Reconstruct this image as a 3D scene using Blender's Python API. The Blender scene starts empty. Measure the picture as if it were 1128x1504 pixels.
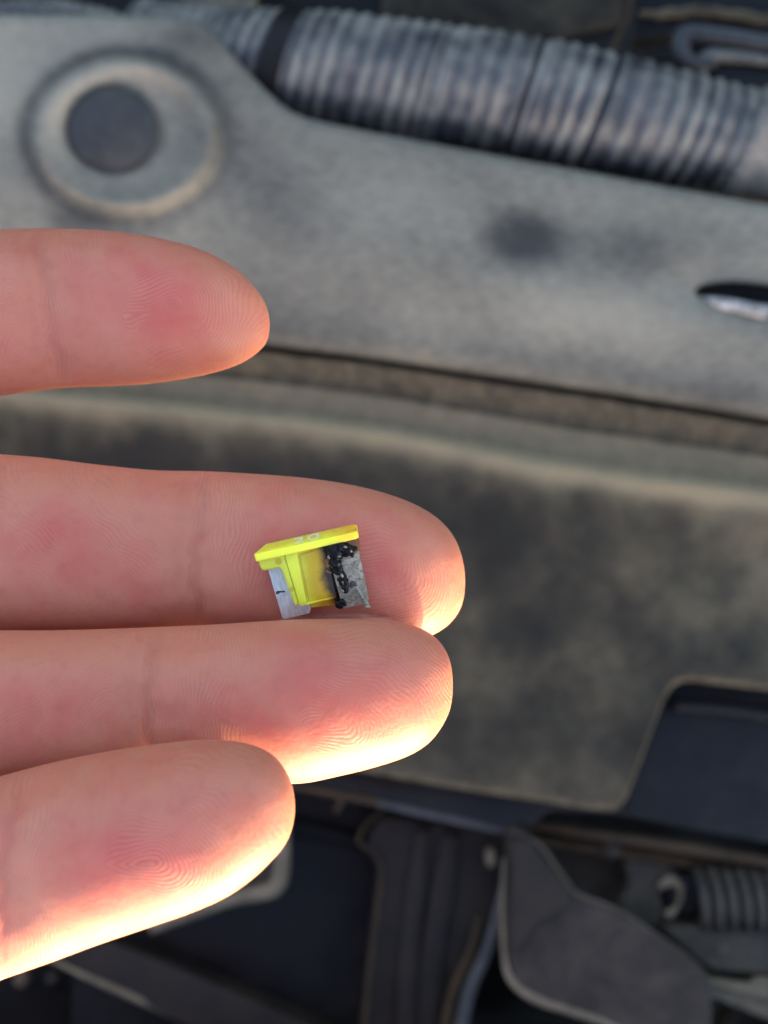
import bpy, bmesh, math, random
import numpy as np
from mathutils import Vector, Matrix, noise as mnoise

random.seed(7)
rng = np.random.default_rng(11)
S = bpy.context.scene
COL = S.collection
R = math.radians

# ------------------------------------------------------------------ camera, sky, sun, exposure
# local frame: x = picture right, y = picture up, z = towards the camera; the phone looks steeply
# down and a little past the vertical, so this frame is tipped in the world.
TIP = R(25)
M = Matrix.Translation((0, 0, 1.15)) @ Matrix.Rotation(-TIP, 4, 'X')
M3 = M.to_3x3()
FW, FH = 1128.0, 1504.0
D0 = 0.150                      # metres from lens to the fuse
HALF = R(14.9)                  # half of the horizontal field
KP = D0 * math.tan(HALF) / (FW / 2) / D0   # metres per pixel per metre of distance

cam = bpy.data.cameras.new('camera')
camo = bpy.data.objects.new('camera', cam)
COL.objects.link(camo)
camo.matrix_world = M
cam.sensor_fit = 'HORIZONTAL'
cam.sensor_width = 36
cam.lens = 18 / math.tan(HALF)
cam.clip_start = 0.01
cam.clip_end = 20
cam.dof.use_dof = True
cam.dof.focus_distance = 0.1495
cam.dof.aperture_fstop = cam.lens / 1.9      # 1.9 mm wide opening
S.camera = camo

SUN_L = Vector((0.32, -0.90, -0.055)).normalized()
sun_w = (M3 @ SUN_L).normalized()
elev = math.asin(sun_w.z)
azim = math.atan2(sun_w.x, sun_w.y)

w = bpy.data.worlds.new('World')
S.world = w
w.use_nodes = True
wn = w.node_tree
sky = wn.nodes.new('ShaderNodeTexSky')
sky.sky_type = 'NISHITA'
sky.sun_disc = False
sky.sun_elevation = elev
sky.sun_rotation = azim
sky.ozone_density = 0.0
sky.dust_density = 3.0
sky.air_density = 0.8
wn.nodes['Background'].inputs['Strength'].default_value = 0.15
wn.links.new(sky.outputs[0], wn.nodes['Background'].inputs['Color'])

sl = bpy.data.lights.new('sun', 'SUN')
sl.energy = 2.0
sl.angle = R(0.6)
sl.color = (1.0, 0.83, 0.38)
so = bpy.data.objects.new('sun', sl)
COL.objects.link(so)
so.matrix_world = Matrix.Translation((0, 0, 3)) @ sun_w.to_track_quat('Z', 'Y').to_matrix().to_4x4()

S.view_settings.view_transform = 'Standard'
S.view_settings.look = 'None'
S.view_settings.exposure = 2.55
S.view_settings.gamma = 1
S.render.engine = 'CYCLES'
S.cycles.use_denoising = True
S.cycles.max_bounces = 8
S.cycles.sample_clamp_indirect = 6


def P(px, py, d):
    """photograph pixel + distance along the view axis -> local metres"""
    return Vector(((px - FW / 2) * KP * d, -(py - FH / 2) * KP * d, -d))


def PA(px, py, d):
    return np.stack([(px - FW / 2) * KP * d, -(py - FH / 2) * KP * d, -d], axis=-1)


# ------------------------------------------------------------------ material helpers
def new_mat(name):
    m = bpy.data.materials.new(name)
    m.use_nodes = True
    nt = m.node_tree
    return m, nt, nt.nodes['Principled BSDF']


class NT:
    def __init__(s, nt):
        s.nt = nt

    def n(s, t, **kw):
        nd = s.nt.nodes.new(t)
        for k, v in kw.items():
            setattr(nd, k, v)
        return nd

    def put(s, sock, v):
        if hasattr(v, 'is_linked'):
            s.nt.links.new(v, sock)
        else:
            sock.default_value = v

    def math(s, op, a, b=0.0, c=None, clamp=False):
        nd = s.n('ShaderNodeMath', operation=op, use_clamp=clamp)
        s.put(nd.inputs[0], a)
        s.put(nd.inputs[1], b)
        if c is not None:
            s.put(nd.inputs[2], c)
        return nd.outputs[0]

    def mix(s, f, a, b):
        nd = s.n('ShaderNodeMix', data_type='RGBA')
        s.put(nd.inputs['Factor'], f)
        s.put(nd.inputs[6], a if hasattr(a, 'is_linked') else (*a, 1))
        s.put(nd.inputs[7], b if hasattr(b, 'is_linked') else (*b, 1))
        return nd.outputs[2]

    def noise(s, vec, scale, detail=4, rough=0.55, dist=0.0):
        nd = s.n('ShaderNodeTexNoise')
        s.put(nd.inputs['Vector'], vec)
        nd.inputs['Scale'].default_value = scale
        nd.inputs['Detail'].default_value = detail
        nd.inputs['Roughness'].default_value = rough
        nd.inputs['Distortion'].default_value = dist
        return nd.outputs['Fac']

    def ramp(s, f, lo, hi):
        nd = s.n('ShaderNodeMapRange', interpolation_type='SMOOTHSTEP')
        s.put(nd.inputs['Value'], f)
        nd.inputs['From Min'].default_value = lo
        nd.inputs['From Max'].default_value = hi
        return nd.outputs[0]

    def attr(s, name):
        return s.n('ShaderNodeAttribute', attribute_name=name).outputs['Fac']

    def obj(s):
        return s.n('ShaderNodeTexCoord').outputs['Object']

    def bump(s, h, strength, dist, prev=None):
        nd = s.n('ShaderNodeBump')
        nd.inputs['Strength'].default_value = strength
        nd.inputs['Distance'].default_value = dist
        s.put(nd.inputs['Height'], h)
        if prev is not None:
            s.put(nd.inputs['Normal'], prev)
        return nd.outputs[0]


def dusty(name, dark, dust_and_light, amount, scale=40.0, rough=0.5, use_attr=False, grain=0.0, spread=0.22, rust=None, spec=0.18, mix=(0.62, 0.26, 0.12), gain=1.0):
    """dark plastic or metal under an uneven dusty coat"""
    m, nt, b = new_mat(name)
    q = NT(nt)
    v = q.obj()
    n1 = q.noise(v, scale, 6, 0.62, 0.4)
    n2 = q.noise(v, scale * 7, 5, 0.65)
    n3 = q.noise(v, scale * 45, 3, 0.6)
    f = q.math('MULTIPLY_ADD', n1, mix[0], q.math('MULTIPLY_ADD', n2, mix[1], q.math('MULTIPLY', n3, mix[2])))
    if use_attr:
        # per-point share of the pale dusty colour, painted light and shade included
        f = q.math('ADD', q.math('ADD', f, 0.5 - 0.5 * sum(mix)), q.math('MULTIPLY', q.math('SUBTRACT', q.attr('dust_and_light'), 0.5), gain))
        f = q.ramp(f, 0.5 - spread, 0.5 + spread)
    else:
        f = q.ramp(f, 0.5 - spread + (0.5 - amount), 0.5 + spread + (0.5 - amount))
    c = q.mix(f, dark, dust_and_light)
    if rust:
        r_ = q.ramp(q.noise(v, scale * 2.3, 5, 0.7, 1.0), 0.56, 0.7)
        c = q.mix(r_, c, rust)
    nt.links.new(c, b.inputs['Base Color'])
    rr = q.math('MULTIPLY_ADD', f, 0.9 - rough, rough, clamp=True)
    nt.links.new(rr, b.inputs['Roughness'])
    b.inputs['Specular IOR Level'].default_value = spec
    prev = q.bump(n2, 0.35, 0.0004)
    if grain > 0:
        vo = q.n('ShaderNodeTexVoronoi')
        q.put(vo.inputs['Vector'], v)
        vo.inputs['Scale'].default_value = 1000.0
        prev = q.bump(vo.outputs['Distance'], grain, 0.00025, prev)
    nt.links.new(prev, b.inputs['Normal'])
    return m


# ------------------------------------------------------------------ object helpers
def setp(o, label=None, cat=None, group=None, kind=None):
    if label: o['label'] = label
    if cat: o['category'] = cat
    if group: o['group'] = group
    if kind: o['kind'] = kind
    return o


def thing(name, base, label, cat, group=None):
    """an Empty at the thing's base (local frame), tipped like the scene"""
    o = bpy.data.objects.new(name, None)
    o.empty_display_size = 0.01
    COL.objects.link(o)
    o.matrix_world = M @ Matrix.Translation(base)
    o['_b'] = tuple(base)
    return setp(o, label, cat, group)


def link_mesh(name, me, mat, parent=None, smooth=True):
    """mesh in the local frame (top level) or in the parent's own frame"""
    o = bpy.data.objects.new(name, me)
    COL.objects.link(o)
    if mat: me.materials.append(mat)
    if smooth:
        me.polygons.foreach_set('use_smooth', [True] * len(me.polygons))
        me.update()
    if parent is not None:
        o.parent = parent
    else:
        o.matrix_world = M
    return o


def base_of(t):
    v = Vector((0, 0, 0))
    while t is not None:
        if '_b' in t: v += Vector(t['_b'])
        t = t.parent
    return v


def mesh_np(verts, faces):
    me = bpy.data.meshes.new('mesh')
    verts = np.asarray(verts, dtype=np.float64)
    me.from_pydata([tuple(v) for v in verts], [], [tuple(int(i) for i in f) for f in faces])
    me.update()
    return me


def bm_mesh(bm):
    me = bpy.data.meshes.new('mesh')
    bmesh.ops.recalc_face_normals(bm, faces=bm.faces)
    bm.to_mesh(me)
    bm.free()
    return me


def prism_bm(pts, z0, z1, bevel=0.0, seg=2):
    """closed outline (list of (x, y)) with thickness from z0 up to z1, edges rounded"""
    bm = bmesh.new()
    lo = [bm.verts.new((x, y, z0)) for x, y in pts]
    hi = [bm.verts.new((x, y, z1)) for x, y in pts]
    n = len(pts)
    bm.faces.new(lo[::-1])
    bm.faces.new(hi)
    for i in range(n):
        bm.faces.new((lo[i], lo[(i + 1) % n], hi[(i + 1) % n], hi[i]))
    bmesh.ops.recalc_face_normals(bm, faces=bm.faces)
    if bevel > 0:
        bmesh.ops.bevel(bm, geom=list(bm.edges), offset=bevel, segments=seg, profile=0.5, affect='EDGES', clamp_overlap=True)
    return bm


def auto_smooth(me, ang=35):
    for p in me.polygons: p.use_smooth = True
    try:
        me.set_sharp_from_angle(angle=R(ang))
    except Exception:
        pass


def round_poly(pts, r, n=4):
    """round the corners of a polygon given in pixels"""
    out = []
    N = len(pts)
    for i in range(N):
        p0, p1, p2 = (np.array(pts[(i + k) % N], float) for k in (-1, 0, 1))
        a, b = p0 - p1, p2 - p1
        la, lb = np.linalg.norm(a), np.linalg.norm(b)
        q = min(r, la * 0.45, lb * 0.45)
        s, e = p1 + a / la * q, p1 + b / lb * q
        for k in range(n + 1):
            t = k / n
            out.append(tuple((1 - t) ** 2 * s + 2 * t * (1 - t) * p1 + t * t * e))
    return out


def slab(name, pts, d, thick, mat, parent=None, bevel=0.0012, rnd=0, tilt=(0, 0)):
    """plate whose outline faces the camera at distance d; tilt adds depth per metre in x and y"""
    if rnd: pts = round_poly(pts, rnd)
    L = [P(x, y, d) for x, y in pts]
    cx = sum(v.x for v in L) / len(L)
    cy = sum(v.y for v in L) / len(L)
    bm = prism_bm([(v.x, v.y) for v in L], -d - thick, -d, bevel, 3)
    off = base_of(parent)
    for v in bm.verts:
        v.co.z += (v.co.x - cx) * tilt[0] + (v.co.y - cy) * tilt[1]
        v.co -= off
    me = bm_mesh(bm)
    auto_smooth(me)
    o = bpy.data.objects.new(name, me)
    COL.objects.link(o)
    me.materials.append(mat)
    if parent is not None: o.parent = parent
    else: o.matrix_world = M
    return o


def catmull(pts, per=8):
    pts = [np.array(p, float) for p in pts]
    P4 = [2 * pts[0] - pts[1]] + pts + [2 * pts[-1] - pts[-2]]
    out = []
    for i in range(1, len(P4) - 2):
        p0, p1, p2, p3 = P4[i - 1:i + 3]
        for k in range(per):
            t = k / per
            out.append(0.5 * ((2 * p1) + (-p0 + p2) * t + (2 * p0 - 5 * p1 + 4 * p2 - p3) * t * t + (-p0 + 3 * p1 - 3 * p2 + p3) * t ** 3))
    out.append(pts[-1])
    return np.array(out)


def sweep(path, rad, nseg=20, flat=(1.0, 1.0), up=(0, 0, 1), shear=0.0, cap=True):
    """tube along path (n,3) with radius array; returns verts, faces"""
    path = np.asarray(path, float)
    n = len(path)
    rad = np.broadcast_to(np.asarray(rad, float), (n,))
    T = np.gradient(path, axis=0)
    T /= np.linalg.norm(T, axis=1)[:, None]
    up = np.array(up, float)
    V, F = [], []
    for i in range(n):
        s = np.cross(T[i], up)
        s /= np.linalg.norm(s)
        u = np.cross(s, T[i])
        for k in range(nseg):
            a = 2 * math.pi * k / nseg
            ca, sa = math.cos(a) * flat[0], math.sin(a) * flat[1]
            V.append(path[i] + rad[i] * (s * ca + u * sa) + T[i] * (shear * ca * rad[i]))
    for i in range(n - 1):
        for k in range(nseg):
            k2 = (k + 1) % nseg
            F.append((i * nseg + k, i * nseg + k2, (i + 1) * nseg + k2, (i + 1) * nseg + k))
    if cap:
        F.append(tuple(range(nseg))[::-1])
        F.append(tuple((n - 1) * nseg + k for k in range(nseg)))
    return np.array(V), F


def bar(name, pts, rad_mm, mat, parent=None, nseg=14, flat=(1, 1), per=6):
    """rounded bar through (px, py, depth) points"""
    path = catmull([P(*p) for p in pts], per)
    V, F = sweep(path, np.array(rad_mm) * 0.001 if np.isscalar(rad_mm) else np.interp(np.linspace(0, 1, len(path)), np.linspace(0, 1, len(rad_mm)), rad_mm) * 0.001, nseg, flat)
    V = V - np.array(base_of(parent))
    return link_mesh(name, mesh_np(V, F), mat, parent)


def pin(name, px, py, d, r_mm, h_mm, mat, parent=None, dome=0.35):
    """round pin or bolt head whose face looks at the camera"""
    c = P(px, py, d)
    prof = [(1.0, -h_mm), (1.0, -0.25 * r_mm), (0.93, -0.1 * r_mm), (0.8, 0.0), (0.5, dome * 0.6 * r_mm), (0.2, dome * r_mm)]
    n = 28
    V, F = [], []
    for r_, z in prof:
        for k in range(n):
            a = 2 * math.pi * k / n
            V.append((c.x + r_ * r_mm * .001 * math.cos(a), c.y + r_ * r_mm * .001 * math.sin(a), c.z + z * .001))
    for i in range(len(prof) - 1):
        for k in range(n):
            F.append((i * n + k, i * n + (k + 1) % n, (i + 1) * n + (k + 1) % n, (i + 1) * n + k))
    F.append(tuple((len(prof) - 1) * n + k for k in range(n)))
    F.append(tuple(range(n))[::-1])
    V = np.array(V) - np.array(base_of(parent))
    return link_mesh(name, mesh_np(V, F), mat, parent)


def sstep(a, b, x):
    t = np.clip((x - a) / (b - a), 0, 1)
    return t * t * (3 - 2 * t)


def fnoise(x, y, s, seed=0):
    """cheap smooth noise of two arrays (pixels), about -1..1"""
    o = np.zeros_like(x, dtype=float)
    r_ = np.random.default_rng(seed)
    for k in range(7):
        a = r_.uniform(0, 2 * math.pi)
        f = r_.uniform(0.6, 1.9) / s
        ph = r_.uniform(0, 6.28)
        ph2 = r_.uniform(0, 6.28)
        o += np.sin((x * math.cos(a) + y * math.sin(a)) * f * 6.28 + ph + 1.3 * np.sin((x * math.sin(a) - y * math.cos(a)) * f * 3.1 + ph2))
    return o / 3.0


def add_attr(me, name, vals):
    at = me.attributes.new(name, 'FLOAT', 'POINT')
    at.data.foreach_set('value', np.asarray(vals, dtype=np.float32))


# ------------------------------------------------------------------ materials
DUST = (0.34, 0.315, 0.26)
M_COVER = dusty('dusty_cover_plastic', (0.026, 0.0250, 0.0225), (0.242, 0.215, 0.162), 0.5, 24, 0.6, True, 0.5, 0.66, mix=(0.30, 0.22, 0.30), spec=0.25, gain=1.55)
M_PANEL = dusty('dusty_panel_plastic', (0.0130, 0.0108, 0.0070), (0.185, 0.145, 0.087), 0.5, 34, 0.6, True, 0.45, 0.62, mix=(0.16, 0.30, 0.40), gain=1.15)
M_HOSE = dusty('dusty_hose_plastic', (0.020, 0.0210, 0.0255), (0.205, 0.189, 0.160), 0.5, 60, 0.42, True, 0.0, 0.46, mix=(0.5, 0.3, 0.2), spec=0.35)
M_NAVY = dusty('dark_blue_black_plastic', (0.0050, 0.0050, 0.0055), (0.0195, 0.0195, 0.0202), 0.40, 45, 0.42)
M_BLACK = dusty('black_plastic', (0.0030, 0.0030, 0.0032), (0.016, 0.016, 0.0165), 0.38, 40, 0.55)
M_STRUT = dusty('black_painted_steel', (0.0060, 0.0048, 0.0042), (0.030, 0.0225, 0.0170), 0.42, 90, 0.45, rust=(0.026, 0.014, 0.007), spread=0.35)
M_BRACK = dusty('greased_dark_steel', (0.0130, 0.0095, 0.0078), (0.060, 0.046, 0.035), 0.46, 70, 0.5, rust=(0.022, 0.016, 0.0145))
M_BROWN = dusty('brown_dusty_metal', (0.010, 0.007, 0.0045), (0.075, 0.048, 0.024), 0.48, 85, 0.6, rust=(0.060, 0.027, 0.010), spread=0.35)
M_BEIGE = dusty('beige_dust_and_painted_sun', (0.040, 0.032, 0.022), (0.235, 0.185, 0.125), 0.50, 75, 0.65, spread=0.35)  # also gives the bracket and brace edges their painted sunlight
M_BEIGE3 = dusty('thick_beige_dust', (0.10, 0.083, 0.058), (0.36, 0.295, 0.21), 0.52, 75, 0.7, spread=0.35)
M_GREY = dusty('grey_dusty_metal', (0.0150, 0.0130, 0.0105), (0.070, 0.059, 0.043), 0.5, 60, 0.5)
M_CLIP = dusty('blue_grey_clip_plastic', (0.010, 0.0105, 0.0125), (0.060, 0.056, 0.049), 0.45, 130, 0.42, spread=0.3, spec=0.3)
M_STEEL = dusty('worn_bare_metal', (0.035, 0.028, 0.02), (0.42, 0.40, 0.38), 0.47, 330, 0.4, spread=0.14)
M_BLUEGREY = dusty('blue_grey_bracket_plastic', (0.020, 0.0205, 0.0235), (0.088, 0.085, 0.083), 0.48, 70, 0.45, spread=0.3)


# ------------------------------------------------------------------ setting: the dark bottom of the engine bay
def engine_floor():
    d = 0.47
    n = 90
    xs = np.linspace(-900, 2000, n)
    ys = np.linspace(-500, 2300, n)
    X, Y = np.meshgrid(xs, ys)
    dep = d + 0.006 * fnoise(X, Y, 420, 3)
    # unseen rise added out of view to keep the sun off the background
    dep = dep - 0.132 * sstep(1500, 1640, Y)
    V = PA(X, Y, dep).reshape(-1, 3)
    F = [(i * n + j, i * n + j + 1, (i + 1) * n + j + 1, (i + 1) * n + j) for i in range(n - 1) for j in range(n - 1)]
    V2 = V + np.array((0, 0, -0.01))
    o = link_mesh('bay_floor_and_sun_blocker', mesh_np(V, [f[::-1] for f in F]), M_BLACK)
    setp(o, kind='structure')


engine_floor()


# ------------------------------------------------------------------ radiator cover (upper dusty panel)
XT = np.array([-260, 0, 150, 265, 292, 312, 335, 360, 385, 410, 428, 448, 480, 560, 700, 900, 1128, 1400], float)
YT = np.array([20, 22, 23, 26, 32, 46, 72, 100, 127, 151, 164, 173, 181, 197, 223, 260, 301, 352], float)
XB = np.array([-260, 0, 150, 390, 560, 700, 860, 1000, 1128, 1400], float)
YB = np.array([452, 472, 482, 503, 524, 545, 569, 591, 612, 655], float)
DC = 0.330


def grid_mesh(X, Y, D):
    nr, nc = X.shape
    V = PA(X, Y, D).reshape(-1, 3)
    idx = np.arange(nr * nc).reshape(nr, nc)
    F = np.stack([idx[:-1, :-1], idx[1:, :-1], idx[1:, 1:], idx[:-1, 1:]], -1).reshape(-1, 4)
    return V, F


def radiator_cover():
    t = thing('radiator_cover', P(560, 380, DC + 0.012),
              'wide dusty grey plastic cover with a round raised ring at its corner', 'engine cover')
    xs = np.arange(-260, 1401, 5.0)
    v = np.concatenate([np.linspace(0, 0.06, 7)[:-1], np.linspace(0.06, 0.94, 86), np.linspace(0.94, 1, 7)[1:]])
    yt = np.interp(xs, XT, YT)
    yb = np.interp(xs, XB, YB)
    X = np.broadcast_to(xs, (len(v), len(xs))).copy()
    Y = yt[None] + v[:, None] * (yb - yt)[None]
    h = np.zeros_like(X)                       # height in mm towards the camera
    h += 1.2 * fnoise(X, Y, 900, 5) * 0.5
    e = np.minimum(Y - yt[None], yb[None] - Y)
    eb = yb[None] - Y
    et = Y - yt[None]
    h -= 3.2 * (1 - np.sqrt(np.clip(1 - (1 - np.clip(eb / 34, 0, 1)) ** 2, 0, 1)))
    h -= 2.0 * (1 - np.sqrt(np.clip(1 - (1 - np.clip(et / 16, 0, 1)) ** 2, 0, 1)))
    # gentle fall of the lower half
    h -= 4.0 * sstep(0.45, 1.0, v)[:, None] ** 1.3
    # ring round the clip
    rho = np.hypot((X - 184) / 141, (Y - 197) / 117)
    ring = sstep(1.08, 0.88, rho) - 1.10 * sstep(0.88, 0.58, rho)
    h += 3.2 * ring
    rho2 = np.hypot((X - 170) / 92, (Y - 192) / 82)
    h += 0.9 * (sstep(1.15, 0.93, rho2) - sstep(0.86, 0.72, rho2))
    # hollow leading to the slot on the right
    sl_ = np.exp(-((Y - (432 + (X - 1128) * 0.10)) / 34) ** 2) * sstep(930, 1090, X)
    h -= 2.4 * sl_
    yc = 441 + (X - 1128) * 0.12
    half = 20 * np.sqrt(np.clip((X - 1022) / 60, 0, 1))
    slot = sstep(4, -4, np.abs(Y - yc) - half) * (X > 1022)
    h -= 11 * slot
    # shallow dent
    h -= 0.8 * np.exp(-(((X - 770) / 70) ** 2 + ((Y - 352) / 45) ** 2))
    D = DC - h * 0.001
    V, F = grid_mesh(X, Y, D)
    nr, nc = X.shape
    # skirt folded back along both long edges
    idx = np.arange(nr * nc).reshape(nr, nc)
    extra, EF = [], []
    base = len(V)
    for row, dz in ((0, -0.010), (nr - 1, -0.010)):
        src = V[idx[row]]
        extra.append(src + np.array((0, 0.0006 if row == 0 else -0.0000, dz)))
        b = base + sum(len(e_) for e_ in extra[:-1])
        for j in range(nc - 1):
            q = (idx[row, j], idx[row, j + 1], b + j + 1, b + j)
            EF.append(q if row == 0 else q[::-1])
    V = np.concatenate([V] + extra)
    F = [tuple(f) for f in F] + EF
    dust_and_light = 0.47 + 0.30 * sstep(420, -40, X) * sstep(420, 60, Y) + 0.08 * fnoise(X, Y, 260, 8) * 0.6 + 0.035 * fnoise(X, Y * 2, 60, 12)
    dust_and_light += 0.17 * np.exp(-(((X - 850) / 110) ** 2 + ((Y - 470) / 40) ** 2))
    dust_and_light += 0.08 * sstep(300, 130, Y - np.interp(X, XT, YT)) * sstep(420, 620, X)
    dust_and_light -= 0.38 * np.exp(-(((X - 770) / 58) ** 2 + ((Y - 350) / 42) ** 2) ** 1.5)
    dust_and_light -= 0.24 * np.exp(-(((X - 930) / 130) ** 2 + ((Y - 370) / 45) ** 2))
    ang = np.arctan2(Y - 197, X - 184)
    dust_and_light -= 0.30 * np.exp(-((rho - 1.04) / 0.09) ** 2) * (0.45 + 0.55 * np.cos(ang + 2.3)).clip(0, 1)  # ring's shade painted darker, strongest on its upper left outer slope
    dust_and_light -= 0.12 * np.exp(-((rho - 1.05) / 0.14) ** 2)
    dust_and_light += 0.03 * np.exp(-((rho - 0.88) / 0.07) ** 2)
    dust_and_light += 0.03 * np.exp(-((rho2 - 1.0) / 0.10) ** 2)
    dust_and_light -= 0.22 * np.exp(-(((X - 280) / 55) ** 2 + ((Y - 55) / 26) ** 2)) + 0.2 * np.exp(-(((X - 110) / 50) ** 2 + ((Y - 325) / 22) ** 2))
    dust_and_light -= 0.55 * slot
    dust_and_light -= 0.16 * np.exp(-((yb[None] - Y) / 40) ** 2)
    dv = np.concatenate([dust_and_light.reshape(-1), dust_and_light[0], np.full(nc, 0.22)])
    V = V - np.array(base_of(t))
    me = mesh_np(V, F)
    add_attr(me, 'dust_and_light', dv)
    link_mesh('cover_shell', me, M_COVER, t)
    return t


cover = radiator_cover()

# push clip in the ring
pc = thing('push_clip', P(165, 193, DC + 0.004), 'round blue grey plastic push clip in the ring of the dusty cover', 'clip')


def push_clip():
    c = P(165, 190, DC - 0.0005) - base_of(pc)
    n = 48
    prof = [(1.0, -3.0), (1.0, 0.2), (0.97, 0.65), (0.90, 1.1), (0.72, 1.75), (0.45, 2.3), (0.2, 2.5), (0.02, 2.55)]
    R0 = 67 * KP * DC
    V, F = [], []
    for r_, z in prof:
        for k in range(n):
            a = 2 * math.pi * k / n
            V.append((c.x + r_ * R0 * math.cos(a), c.y + r_ * R0 * 0.93 * math.sin(a), c.z + z * .001))
    for i in range(len(prof) - 1):
        for k in range(n):
            F.append((i * n + k, i * n + (k + 1) % n, (i + 1) * n + (k + 1) % n, (i + 1) * n + k))
    F.append(tuple((len(prof) - 1) * n + k for k in range(n)))
    link_mesh('clip_head', mesh_np(V, F), M_CLIP, pc)
    o = pin('clip_notch', 124, 197, DC - 0.0020, 1.5, 1.6, M_BLACK, pc, 0.1)
    # shank going down through the cover
    V2, F2 = sweep([np.array(c) + np.array((0, 0, -0.0028)), np.array(c) + np.array((0, 0, -0.006)), np.array(c) + np.array((0, 0, -0.012))], [0.004, 0.0036, 0.002], 16, up=(0, 1, 0))
    link_mesh('clip_shank', mesh_np(V2, F2), M_CLIP, pc)


push_clip()

# pale rod in the slot
rod = bar('slot_rod', [(1028, 438, DC + 0.003), (1060, 445, DC + 0.0015), (1130, 460, DC + 0.0015), (1240, 480, DC + 0.003)], [0.4, 1.3, 1.7, 1.7], M_STEEL)
setp(rod, 'pale shiny metal rod lying in the slot of the grey cover', 'rod')


# ------------------------------------------------------------------ lower panel (grille panel)
def grille_panel():
    t = thing('grille_panel', P(600, 900, 0.36), 'brown dusty dark plastic panel with a pale ridge along its top', 'panel')
    xs = np.concatenate([np.arange(-260, 880, 6.0), np.arange(880, 1030, 1.5), np.arange(1030, 1401, 6.0)])
    xbp = np.array([-260, 0, 300, 440, 560, 700, 800, 870, 893, 903, 912, 922, 940, 960, 972, 982, 992, 1006, 1022, 1060, 1128, 1400], float)
    ybp = np.array([990, 1030, 1085, 1115, 1139, 1163, 1178, 1189, 1191, 1190, 1184, 1168, 1120, 1066, 1034, 1016, 1006, 1001, 1001, 1006, 1014, 1046], float)
    ye = np.interp(xs, XB, YB)                                # cover edge
    rx = np.array([-260, 0, 270, 420, 560, 700, 800, 950, 1128, 1400], float)
    ry = np.array([548, 562, 588, 604, 622, 648, 668, 690, 712, 745], float)
    yr = np.interp(xs, rx, ry)                                # pale ridge
    yb = np.interp(xs, xbp, ybp)
    yst = ye + (yr - ye) * 0.56
    # rows: under the cover -> wall -> step -> ridge -> long face -> rolled edge
    segs = [(0, 8), (1, 10), (2, 10), (3, 10), (4, 60), (5, 8)]
    rowsY, rowsD, kind = [], [], []

    def row(y, d, k):
        rowsY.append(y); rowsD.append(np.broadcast_to(np.asarray(d, float), xs.shape).copy()); kind.append(k)
    for s in np.linspace(0, 1, 6): row(ye - 45 + 45 * s, 0.356 + 0.0005 * s, 0.25)
    row(ye + 5, 0.3560, 0.25); row(ye + 9, 0.3490, 0.3); row(ye + 12, 0.3425, 0.27)
    for s in np.linspace(0.1, 1, 10): row(ye + 12 + (yst - ye - 12) * s, 0.3420 + 0.0056 * s, 0.27)
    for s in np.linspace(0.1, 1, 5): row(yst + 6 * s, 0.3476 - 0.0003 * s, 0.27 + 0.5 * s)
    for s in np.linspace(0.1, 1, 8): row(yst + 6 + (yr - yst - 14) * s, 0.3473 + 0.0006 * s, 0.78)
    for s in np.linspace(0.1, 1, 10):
        row(yr - 8 + 24 * s, 0.3479 - 0.0036 * math.sin(s * math.pi / 2) ** 1.3, 0.70 + 0.30 * s)  # crest painted paler for its sunlit highlight
    y1 = yr + 16
    for s in np.linspace(0.012, 1, 80):
        row(y1 + (yb - 10 - y1) * s, 0.3443 + 0.003 * s + 0.0035 * math.sin(s * math.pi) , 0.15)
    for s in np.linspace(0.1, 1, 8):
        row(yb - 10 + 10 * math.sin(s * math.pi / 2), 0.3480 + 0.0035 * (1 - math.cos(s * math.pi / 2)) - 0.0009 * math.sin(s * math.pi), 0.36)
    row(yb + 0.5, 0.3575, 0.2)
    row(yb - 1, 0.3640, 0.1)
    Y = np.stack(rowsY)
    D = np.stack(rowsD)
    X = np.broadcast_to(xs, Y.shape).copy()
    K = np.broadcast_to(np.array(kind)[:, None], Y.shape)
    D = D + 0.0004 * fnoise(X, Y, 160, 9)
    V, F = grid_mesh(X, Y, D)
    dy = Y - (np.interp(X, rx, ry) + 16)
    dust_and_light = K.copy().astype(float)
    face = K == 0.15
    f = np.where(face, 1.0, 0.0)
    dust_and_light += f * (0.85 * np.exp(-(np.clip(dy, 0, None) / 20) ** 2) * (0.45 + 0.55 * sstep(300, 1100, X)) + 0.20 * np.exp(-(np.clip(dy - 4, 0, None) / (46 + 10 * fnoise(X, Y * 0, 90, 4))) ** 2)       # sunlit highlight of the ridge, painted on as a soft pale band
                 - 0.10 * np.exp(-((dy - 95) / 60) ** 2) * sstep(1000, 700, X)
                 + 0.20 * sstep(750, 1130, X) * np.exp(-((dy - 120) / 130) ** 2)
                 + 0.06 * sstep(900, 1150, Y) - 0.01
                 + 0.15 * np.exp(-(((X - 690) / 34) ** 2 + ((Y - 975) / 65) ** 2))
                 + 0.07 * fnoise(X, Y, 210, 21) + 0.03 * fnoise(X, Y, 60, 26))
    dust_and_light += (1 - f) * (0.05 * fnoise(X, Y, 70, 23) + 0.06 * fnoise(X, Y, 22, 24))
    V = V - np.array(base_of(t))
    me = mesh_np(V, F)
    add_attr(me, 'dust_and_light', dust_and_light.reshape(-1))
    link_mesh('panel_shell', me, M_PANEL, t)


grille_panel()

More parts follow.
